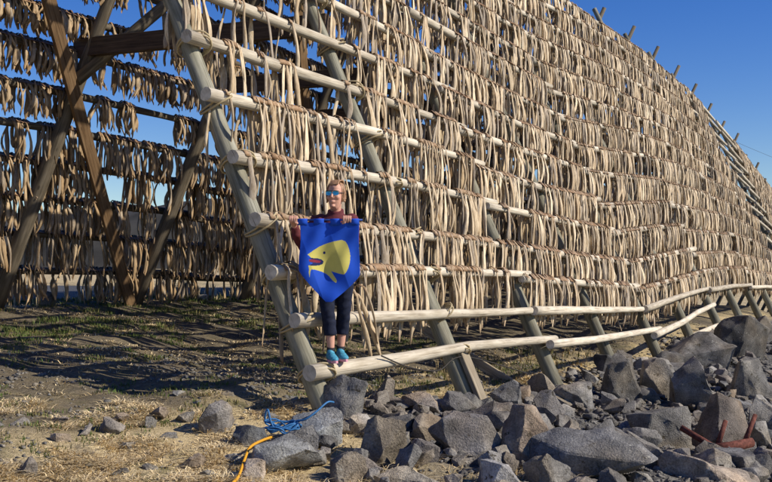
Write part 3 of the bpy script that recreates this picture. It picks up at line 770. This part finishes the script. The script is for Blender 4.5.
link('blue_rope', tube('blue_rope', smooth_path(P, 6), .0085, 6), M['blue_rope'], label='tangle of bright blue rope lying on the stones beside the first rafter', category='rope')
y0 = on_ground(272, 444, .06); y1 = on_ground(262, 454, .11); y2 = on_ground(250, 464, .13); y3 = on_ground(244, 474, .10); y4 = on_ground(236, 488, .06)
link('yellow_rope', tube('yellow_rope', smooth_path([y0, y1, y2, y3, y4, y4+Vector((-.1, -.3, -.04))]), .0115, 8), M['yellow_rope'], label='yellow orange rope running down over the stones below the blue tangle', category='rope')
c0 = r0(.9, .08, -.1); c1 = fr_pt(DX, .25)+n_out*.16
cp = [c0, c0.lerp(c1, .3)+ZV*-.12, c0.lerp(c1, .65)+ZV*-.16, c1, Wp(4.6, -.25, -1.45)]
link('dark_cord', tube('dark_cord', smooth_path(cp), .008, 6), M['wire'], label='thin dark cord hanging from the lowest rail to the foot of the second rafter', category='cord')
ir = empty('rusty_iron', on_ground(722, 462, .0), label='rusty red-brown iron bar with two raised prongs lying on the right-hand rocks', category='scrap iron')
q = Vector((0, 0, 0))
iz = .17
def ipart(nm, me): o = link(nm, me, M['rust'], ir); return o
ipart('bar', tube('bar', [(-.17, -.12, iz), (.05, -.10, iz+.015), (.32, -.02, iz+.05)], [.05, .055, .05], 10, .12))
ipart('bar', tube('bar', [(-.42, .1, iz+.19), (-.2, -.02, iz+.06), (-.12, -.10, iz+.01)], .035, 8, .1))
ipart('prong', tube('prong', [(-.06, -.05, iz+.03), (.06, .06, iz+.27)], [.03, .026], 8, .1))
ipart('prong', tube('prong', [(.24, -.02, iz+.05), (.40, .10, iz+.33)], [.03, .024], 8, .1))
# power line far beyond the ridge
P = [Vector((386+0, 0, 0))]
def far(px, py, Y): return Vector(((px-386)/1000*Y, Y, EYE+(265-py)/1000*Y))
p0, p1 = far(560, 62, 190), far(1000, 236, 330)
link('power_line', tube('power_line', [p0.lerp(p1, t)-ZV*(6*4*t*(1-t)*.5) for t in np.linspace(0, 1, 20)], .03, 5), M['wire'], label='thin power line crossing the sky behind the far end of the rack', category='cable')
for (pp, nm) in ((p0, 'left'), (p1, 'right')):
    g = empty('power_pole', (pp.x, pp.y, EYE-1.5), label='wooden pole carrying the %s end of the power line' % nm, category='pole')
    link('post', tube('post', [(0, 0, -1), (0, 0, pp.z-EYE+1.6)], [.16, .11], 10), M['backrail'], g)
    link('crossarm', bar('crossarm', (-.9, 0, pp.z-EYE+1.3), (.9, 0, pp.z-EYE+1.3), .1, .12), M['backrail'], g)
# ------------------------------------------------------------------ the woman with the banner
def loft_bm(bm, pts, rads, n=16, close=True):
    pts = [Vector(p) for p in pts]; rings = []
    for i, p in enumerate(pts):
        d = (pts[min(i+1, len(pts)-1)]-pts[max(i-1, 0)]).normalized()
        s = Vector((1, 0, 0)); s = (s-d*s.dot(d))
        if s.length < .2: s = Vector((0, 0, 1)); s = s-d*s.dot(d)
        s.normalize(); q = d.cross(s)
        rx, ry = rads[i] if hasattr(rads[i], '__len__') else (rads[i], rads[i])
        rings.append([bm.verts.new(p+s*rx*math.cos(2*math.pi*j/n)+q*ry*math.sin(2*math.pi*j/n)) for j in range(n)])
    for i in range(len(rings)-1):
        for j in range(n): bm.faces.new((rings[i][j], rings[i][(j+1) % n], rings[i+1][(j+1) % n], rings[i+1][j]))
    bm.faces.new(list(reversed(rings[0]))); bm.faces.new(rings[-1])
def ell_bm(bm, c, r, n=14):
    res = bmesh.ops.create_uvsphere(bm, u_segments=n, v_segments=n-4, radius=1)
    for v in res['verts']: v.co = Vector((c[0]+v.co.x*r[0], c[1]+v.co.y*r[1], c[2]+v.co.z*r[2]))
def remeshed(name, bm, vox, m, parent, smooth=6):
    me = bpy.data.meshes.new(name); bmesh.ops.recalc_face_normals(bm, faces=bm.faces); bm.to_mesh(me); bm.free()
    o = bpy.data.objects.new('tmp', me); C.objects.link(o)
    r = o.modifiers.new('r', 'REMESH'); r.mode = 'VOXEL'; r.voxel_size = vox
    s = o.modifiers.new('s', 'SMOOTH'); s.factor = .5; s.iterations = smooth
    ev = o.evaluated_get(bpy.context.evaluated_depsgraph_get()); out = bpy.data.meshes.new_from_object(ev)
    bpy.data.objects.remove(o); out.name = name
    out.polygons.foreach_set('use_smooth', np.ones(len(out.polygons), bool)); out.materials.clear()
    return link(name, out, m, parent)
M['skin'] = plain('skin', (.56, .30, .21), .55, .35, .07, 18)
M['jacket'] = plain('maroon_jacket', (.12, .028, .034), .8, .2, .2, 30)
M['trousers'] = plain('navy_trousers', (.012, .016, .034), .85, .2, .25, 40)
M['hair'] = plain('fair_hair', (.30, .165, .085), .5, .4, .45, 70)
M['shoe'] = plain('turquoise_shoe', (.06, .27, .38), .6, .3, .35, 60)
M['sole'] = plain('pink_sole', (.62, .30, .36), .6, .3, .15, 40)
M['sock'] = plain('dark_sock', (.02, .02, .025))
M['frame'] = plain('dark_frame', (.03, .03, .035), .4, .4)
lm, t_, b_ = mat('blue_mirror_lens'); b_.inputs['Base Color'].default_value = (.03, .27, .5, 1); b_.inputs['Roughness'].default_value = .12; b_.inputs['Metallic'].default_value = .35; b_.inputs['Specular IOR Level'].default_value = .6
M['lens'] = lm
PX = .185
po = r0(PX); c_, Z_ = rail_c(0, PX)
person = empty('person', (po.x, po.y, po.z+.073), label='woman in maroon jacket, navy cropped trousers and blue mirror sunglasses, holding up the banner', category='person')
F1 = Vector((-.043, -.075, 0)); F2 = Vector((.045, .078, 0))
SZ = 1.375
HTURN = R(-16)
def hd(p):
    x, y, z = p; return (x*math.cos(HTURN)-y*math.sin(HTURN), x*math.sin(HTURN)+y*math.cos(HTURN)-.03, z)
RH = Vector((-.385, -.27, 1.352)); LH = Vector((.12, -.27, 1.352))
def hand(bm, h, s):
    x, y, z = h
    loft_bm(bm, [(x-.0, y+.10, z-.055), (x, y+.065, z-.025), (x, y+.035, z+.012), (x, y+.022, z+.035)], [(.026, .02), (.038, .017), (.042, .016), (.038, .012)], 12)
    for k in range(4):
        fx = x-.033+.022*k; l = (1, 1.08, 1.04, .86)[k if s > 0 else 3-k]
        loft_bm(bm, [(fx, y+.022, z+.034), (fx, y-.006*l, z+.034), (fx, y-.028, z+.012), (fx, y-.026, z-.012*l), (fx, y-.008, z-.026*l)], [.0098, .0095, .009, .0085, .007], 8)
    loft_bm(bm, [(x+s*.036, y+.05, z-.02), (x+s*.047, y+.015, z-.03), (x+s*.035, y-.018, z-.034), (x+s*.015, y-.03, z-.026)], [.012, .0115, .010, .008], 8)
bm = bmesh.new()
# head, ring by ring
prof = [(1.470, .026, .024, -.062), (1.484, .043, .046, -.046), (1.51, .057, .068, -.028), (1.545, .066, .084, -.014), (1.585, .071, .094, -.004), (1.625, .074, .099, .002), (1.665, .072, .097, .006), (1.70, .058, .080, .008), (1.722, .034, .048, .008), (1.730, .012, .018, .008)]
loft_bm(bm, [hd((0, y, z)) for z, rx, ry, y in prof], [(rx, ry) for z, rx, ry, y in prof], 22)
loft_bm(bm, [hd((0, -.088, 1.632)), hd((0, -.107, 1.60)), hd((0, -.119, 1.578)), hd((0, -.100, 1.566))], [.009, .012, .016, .010], 10)
ell_bm(bm, hd((0, -.096, 1.539)), (.024, .012, .007)); ell_bm(bm, hd((0, -.094, 1.528)), (.021, .012, .007)); ell_bm(bm, hd((0, -.088, 1.493)), (.02, .015, .015))
for s in (-1, 1):
    ell_bm(bm, hd((s*.076, .012, 1.592)), (.011, .022, .033)); ell_bm(bm, hd((s*.040, -.070, 1.575)), (.026, .022, .024)); ell_bm(bm, hd((s*.034, -.086, 1.632)), (.030, .012, .009))
loft_bm(bm, [(0, .015, 1.33), (0, .012, 1.40), (0, -.01, 1.46), hd((0, .01, 1.53))], [.075, .056, .052, .055], 16)
loft_bm(bm, [(0, 0, .84), (0, 0, .95), (0, 0, 1.08), (0, -.005, 1.22), (0, 0, 1.33), (0, .005, 1.40)], [(.15, .10), (.165, .11), (.13, .095), (.15, .105), (.155, .09), (.08, .06)], 18)
for s, ft in ((-1, F1), (1, F2)):
    kn = (s*.06+ft.x*.35, ft.y*.5-.03, .49)
    loft_bm(bm, [(s*.082, 0, .93), (s*.085, -.01, .72), kn, (ft.x*.9+s*.015, ft.y*.9+.015, .33), (ft.x, ft.y+.01, .11), (ft.x, ft.y, .05)], [.085, .075, .05, .051, .033, .034], 14)
    dv = Vector((.32, -.95, 0)).normalized()
    loft_bm(bm, [ft+dv*-.05+ZV*.04, ft+dv*.03+ZV*.05, ft+dv*.11+ZV*.035, ft+dv*.16+ZV*.025], [(.028, .03), (.03, .035), (.034, .022), (.024, .014)], 10)
AR = [((-1), [(-.165, .0, SZ), (-.25, .0, 1.25), (-.325, -.02, 1.10), (-.362, -.11, 1.20), RH+Vector((0, .10, -.055))]), (1, [(.15, 0, SZ), (.165, .03, 1.24), (.165, .04, 1.09), (.15, -.07, 1.19), LH+Vector((0, .10, -.055))])]
for s, P in AR:
    loft_bm(bm, P, [.05, .044, .038, .034, .025], 12)
hand(bm, RH, 1); hand(bm, LH, -1)
remeshed('body', bm, .0062, M['skin'], person, 3)
bm = bmesh.new()
loft_bm(bm, [(0, 0, .83), (0, 0, .95), (0, 0, 1.08), (0, -.005, 1.20), (0, 0, 1.31), (0, .005, 1.385), (0, .008, 1.425), (0, -.004, 1.462)], [(.185, .13), (.182, .128), (.16, .122), (.175, .135), (.178, .12), (.135, .09), (.082, .076), (.082, .08)], 22)
for s, P in AR:
    P2 = list(P); P2[-1] = Vector(P[-1])-(Vector(P[-1])-Vector(P[-2])).normalized()*.005
    loft_bm(bm, P2, [.072, .064, .058, .052, .040], 14)
    ell_bm(bm, (s*.155, 0, SZ-.01), (.07, .075, .06))
jk = remeshed('jacket', bm, .009, M['jacket'], person, 5)
for v in jk.data.vertices:
    d = noise.noise(v.co*14)*.008+noise.noise(Vector((v.co.x*9, v.co.y*9, v.co.z*30)))*.006; v.co += v.normal*d
bm = bmesh.new()
loft_bm(bm, [(0, 0, 1.0), (0, 0, .90), (0, 0, .80)], [(.165, .118), (.178, .125), (.16, .11)], 20)
for s, ft in ((-1, F1), (1, F2)):
    loft_bm(bm, [(s*.08, 0, .90), (s*.083, -.005, .72), (s*.06+ft.x*.35, ft.y*.5-.025, .49), (ft.x*.85+s*.02, ft.y*.85+.01, .33), (ft.x*.9+s*.012, ft.y*.9+.012, .255)], [.098, .09, .069, .066, .064], 16)
tr = remeshed('trousers', bm, .009, M['trousers'], person, 4)
for v in tr.data.vertices: v.co += v.normal*(noise.noise(Vector((v.co.x*12, v.co.y*12, v.co.z*22)))*.007)
# hair
bm = bmesh.new()
ell_bm(bm, (0, .018, 1.632), (.083, .098, .106), 40)
dele = [v for v in bm.verts if (v.co.y < -.035 and v.co.z < 1.685-.25*(v.co.y+.035)) or v.co.z < 1.535 or (v.co.y < .015 and v.co.z < 1.60)]
bmesh.ops.delete(bm, geom=dele, context='VERTS')
for v in bm.verts:
    k = noise.noise(Vector((v.co.x*60, v.co.y*12, v.co.z*10)))*.006; c0 = Vector((0, .018, 1.632)); v.co = v.co+(v.co-c0).normalized()*(k+.004)
    v.co = Vector(hd(v.co))
bmesh.ops.recalc_face_normals(bm, faces=bm.faces)
bmesh.ops.solidify(bm, geom=bm.faces[:], thickness=.008)
me = bpy.data.meshes.new('hair'); bm.to_mesh(me); bm.free(); me.polygons.foreach_set('use_smooth', np.ones(len(me.polygons), bool))
hair = link('hair', me, M['hair'], person)
r_ = random.Random(8)
for k in range(34):
    s = -1 if k % 2 else 1; y = r_.uniform(-.03, .07); x = s*(.076+r_.uniform(-.004, .008)); e = r_.uniform(1.525, 1.57)
    P = [hd((s*.05, y, 1.715)), hd((x, y+.0, 1.65)), hd((x*1.04, y+.006, 1.58)), hd((x*r_.uniform(.95, 1.12), y+r_.uniform(-.01, .02), e))]
    link('hair_lock', tube('hair_lock', smooth_path(P, 4), [.007]*12+[.002], 6), M['hair'], hair)
for k in range(20):
    a = r_.uniform(-.9, .9)
    P = [hd((.055*a, -.078, 1.694)), hd((.06*a, -.05, 1.728)), hd((.075*a, .03, 1.742)), hd((.06*a, .10, 1.70))]
    link('hair_lock', tube('hair_lock', smooth_path(P, 4), [.003]+[.007]*11+[.003], 6), M['hair'], hair)
# sunglasses
sg = empty('sunglasses', (0, 0, 0)); sg.parent = person
def lens(s):
    bm = bmesh.new(); n = 20; ring = []
    for j in range(n):
        a = 2*math.pi*j/n; x = s*.035+.031*math.copysign(abs(math.cos(a))**.75, math.cos(a)); z = 1.613+.0205*math.copysign(abs(math.sin(a))**.8, math.sin(a))
        y = -.108+.9*abs(x)**1.6
        ring.append(bm.verts.new(hd((x, y, z))))
    f = bm.faces.new(ring); bmesh.ops.recalc_face_normals(bm, faces=bm.faces)
    r = bmesh.ops.extrude_face_region(bm, geom=[f]); 
    for v in r['geom']:
        if isinstance(v, bmesh.types.BMVert): v.co += Vector((0, .004, 0))
    bmesh.ops.recalc_face_normals(bm, faces=bm.faces)
    me = bpy.data.meshes.new('lens'); bm.to_mesh(me); bm.free(); return me
for s in (-1, 1):
    link('lens', lens(s), M['lens'], sg)
    link('temple', tube('temple', [hd((s*.066, -.094, 1.622)), hd((s*.081, -.04, 1.618)), hd((s*.083, .015, 1.612))], .0035, 6), M['frame'], sg)
link('bridge', tube('bridge', [hd((-.066, -.098, 1.634)), hd((-.03, -.111, 1.636)), hd((0, -.114, 1.632)), hd((.03, -.111, 1.636)), hd((.066, -.098, 1.634))], .004, 6), M['frame'], sg)
# shoes and socks
for ft in (F1, F2):
    dv = Vector((.32, -.95, 0)).normalized(); sd = Vector((dv.y, -dv.x, 0))
    sh = bmesh.new()
    loft_bm(sh, [ft+dv*d+ZV*z for d, z in ((-.085, .045), (-.06, .055), (.0, .058), (.06, .05), (.11, .04), (.155, .036), (.178, .032))], [(.018, .022), (.034, .042), (.038, .050), (.041, .040), (.044, .029), (.036, .022), (.012, .010)], 16)
    loft_bm(sh, [ft+ZV*.06, ft+ZV*.115+dv*-.015], [(.04, .045), (.038, .045)], 14)
    shoe = remeshed('shoe', sh, .006, M['shoe'], person, 3)
    bm = bmesh.new(); o2 = []
    for k in range(24):
        a = 2*math.pi*k/24; l = math.cos(a); wv = .043*math.sin(a)*(1 if l > 0 else .82)
        o2.append(bm.verts.new(ft+dv*(.047+.138*l)+sd*wv+ZV*.002))
    f = bm.faces.new(o2); r = bmesh.ops.extrude_face_region(bm, geom=[f])
    for v in r['geom']:
        if isinstance(v, bmesh.types.BMVert): v.co.z += .026
    bmesh.ops.recalc_face_normals(bm, faces=bm.faces); me = bpy.data.meshes.new('sole'); bm.to_mesh(me); bm.free()
    link('sole', me, M['sole'], shoe)
    link('sock', tube('sock', [ft+ZV*.09+dv*-.012, ft+ZV*.14+Vector((0, .008, 0))], [.041, .039], 14), M['sock'], person)

# the banner: a blue pennon with tabs on a rod, a yellow-green cod's head printed on it
ban = empty('banner', person.location+Vector((-.045, -.27, 1.352)), label='bright blue pointed banner with a yellow-green fish head, hung from a rod by tabs', category='banner')
M['blue'] = plain('blue_cloth', (.012, .075, .50), .7, .2, .10, 8); M['yellow'] = plain('yellow_print', (.58, .52, .13), .75, .2, .06, 10)
M['red'] = plain('red_print', (.24, .025, .05), .75, .2, .1); M['dkblue'] = plain('dark_print', (.012, .02, .10), .75, .2, .1); M['rod'] = plain('blue_rod', (.015, .05, .25), .5, .3)
BW = .56; kx = BW/296
def bp_(x, y): return ((x-190)*kx, -(y-50)*kx)
HEAD = [(82, 208), (112, 186), (142, 167), (175, 153), (210, 143), (250, 135), (268, 142), (280, 160), (289, 188), (293, 215), (291, 245), (283, 275), (272, 297), (262, 308), (235, 302), (197, 291), (210, 312), (226, 336), (222, 349), (205, 338), (188, 318), (172, 304), (150, 293), (122, 284), (102, 281), (96, 290), (92, 322), (88, 300), (89, 282), (86, 262), (110, 264), (138, 262), (155, 255), (160, 243), (150, 232), (128, 226), (100, 225)]
MOUTH = [(84, 224), (100, 224), (128, 225), (150, 231), (161, 243), (156, 256), (138, 263), (110, 265), (86, 263), (110, 250), (90, 244), (112, 236)]
TONG = [(88, 231), (120, 233), (148, 240), (140, 250), (115, 247), (90, 243)]
GILL = [(250, 137), (262, 139), (256, 170), (258, 210), (262, 250), (268, 300), (258, 304), (250, 262), (246, 215), (246, 170)]
def poly(P): return [bp_(*p) for p in P]
def inside(x, y, P):
    r = False; j = len(P)-1
    for i in range(len(P)):
        xi, yi = P[i]; xj, yj = P[j]
        if (yi > y) != (yj > y) and x < (xj-xi)*(y-yi)/(yj-yi)+xi: r = not r
        j = i
    return r
PH, PM, PT, PG = poly(HEAD), poly(MOUTH), poly(TONG), poly(GILL); EYE_ = bp_(163, 199)
nxg, nyg = 150, 210; HT = .745
def fold(x, z):
    d = z/-HT
    cr = .012*abs(math.sin((x+z*.35)*11+.4))*(.4+.6*d)+.010*abs(math.sin((x*.6-z*.8)*8+2.2))*d
    return cr+.020*math.sin(x*19+2.2*d+1.)*(.3+d*.7)+.014*math.sin((x*.9+z*.7)*17+1)*(d)+.007*math.sin((x-z*.5)*34)*(1-d)+.03*math.sin(x*6+.6)*d-.05*d*d*0
V = []; F = []; MI = []
def hw(d):                                                             # left and right edge at depth d (0..1)
    tl, tr_ = max(0, (d-.60)/.40), max(0, (d-.65)/.35); el, er = tl**1.25, tr_**1.3
    return -BW/2*(1-el)-.035*el+.008*math.sin(d*9)*(1-el), BW/2*(1-er)+.02*er-.006*math.sin(d*7)*(1-er)
for jy in range(nyg+1):
    d = jy/nyg; z = -HT*d-.026; l, r = hw(d)
    for ix in range(nxg+1):
        x = l+(r-l)*ix/nxg
        V.append((x, fold(x, z), z))
pals = ['blue', 'yellow', 'red', 'dkblue']
for jy in range(nyg):
    for ix in range(nxg):
        a = jy*(nxg+1)+ix; F.append((a, a+nxg+1, a+nxg+2, a+1))
        cx = (V[a][0]+V[a+nxg+2][0])/2; cz = (V[a][2]+V[a+nxg+2][2])/2+.026
        m = 0
        if inside(cx, cz, PM): m = 3
        if inside(cx, cz, PH): m = 1
        if inside(cx, cz, PT): m = 2
        if (cx-EYE_[0])**2+(cz-EYE_[1])**2 < .0125**2: m = 3
        MI.append(m)
me = mesh_np('cloth', V, F); 
for p_ in pals: me.materials.append(M[p_])
me.polygons.foreach_set('material_index', np.array(MI, np.int32)); me.update()
cl = link('cloth', me, None, ban); md = cl.modifiers.new('thick', 'SOLIDIFY'); md.thickness = .002
link('rod', tube('rod', [(-.375, 0, 0), (.31, 0, 0)], .0095, 10), M['rod'], ban)
for tx in (-.255, -.10, .055, .23):
    bm = bmesh.new(); n = 14; wv = .048; rings = []
    for k in range(n+1):
        a = math.pi*1.08*k/n-.04*math.pi
        y, z = -.0125*math.cos(a), .0125*math.sin(a)
        rings.append((y, z))
    rings = [(-.004, -.05), (-.011, -.02)]+rings+[(.011, -.02), (.004, -.05)]
    vs = [[bm.verts.new((tx+s*wv, y+.002, z)) for s in (-1, 1)] for y, z in rings]
    for k in range(len(vs)-1): f = bm.faces.new((vs[k][0], vs[k][1], vs[k+1][1], vs[k+1][0])); f.smooth = True
    me = bpy.data.meshes.new('tab'); bm.to_mesh(me); bm.free(); o = link('tab', me, M['blue'], ban); md = o.modifiers.new('thick', 'SOLIDIFY'); md.thickness = .003
# three cod that slipped and lean on the second rail beside her
strm = sorted(fish_mesh, key=lambda m: max(v.co.x for v in m.vertices)-min(v.co.x for v in m.vertices))
for k, (x, rot, dz) in enumerate(((.78, .42, .10), (.88, .55, .06), (.98, .36, .12))):
    c, Z = rail_c(1, x); p = Wp(x, c-.02, Z+.12+dz)
    o = bpy.data.objects.new('dried_cod', strm[k]); C.objects.link(o); o.location = p; o.rotation_euler = (0, rot, rz); o.scale = (1.1, 1, 1.05)
    o['label'] = ['slipped dried cod slanting over the second rail, nearest the woman', 'slipped dried cod slanting over the second rail, middle of three', 'slipped dried cod slanting over the second rail, farthest from the woman'][k]
    o['category'] = 'dried fish'
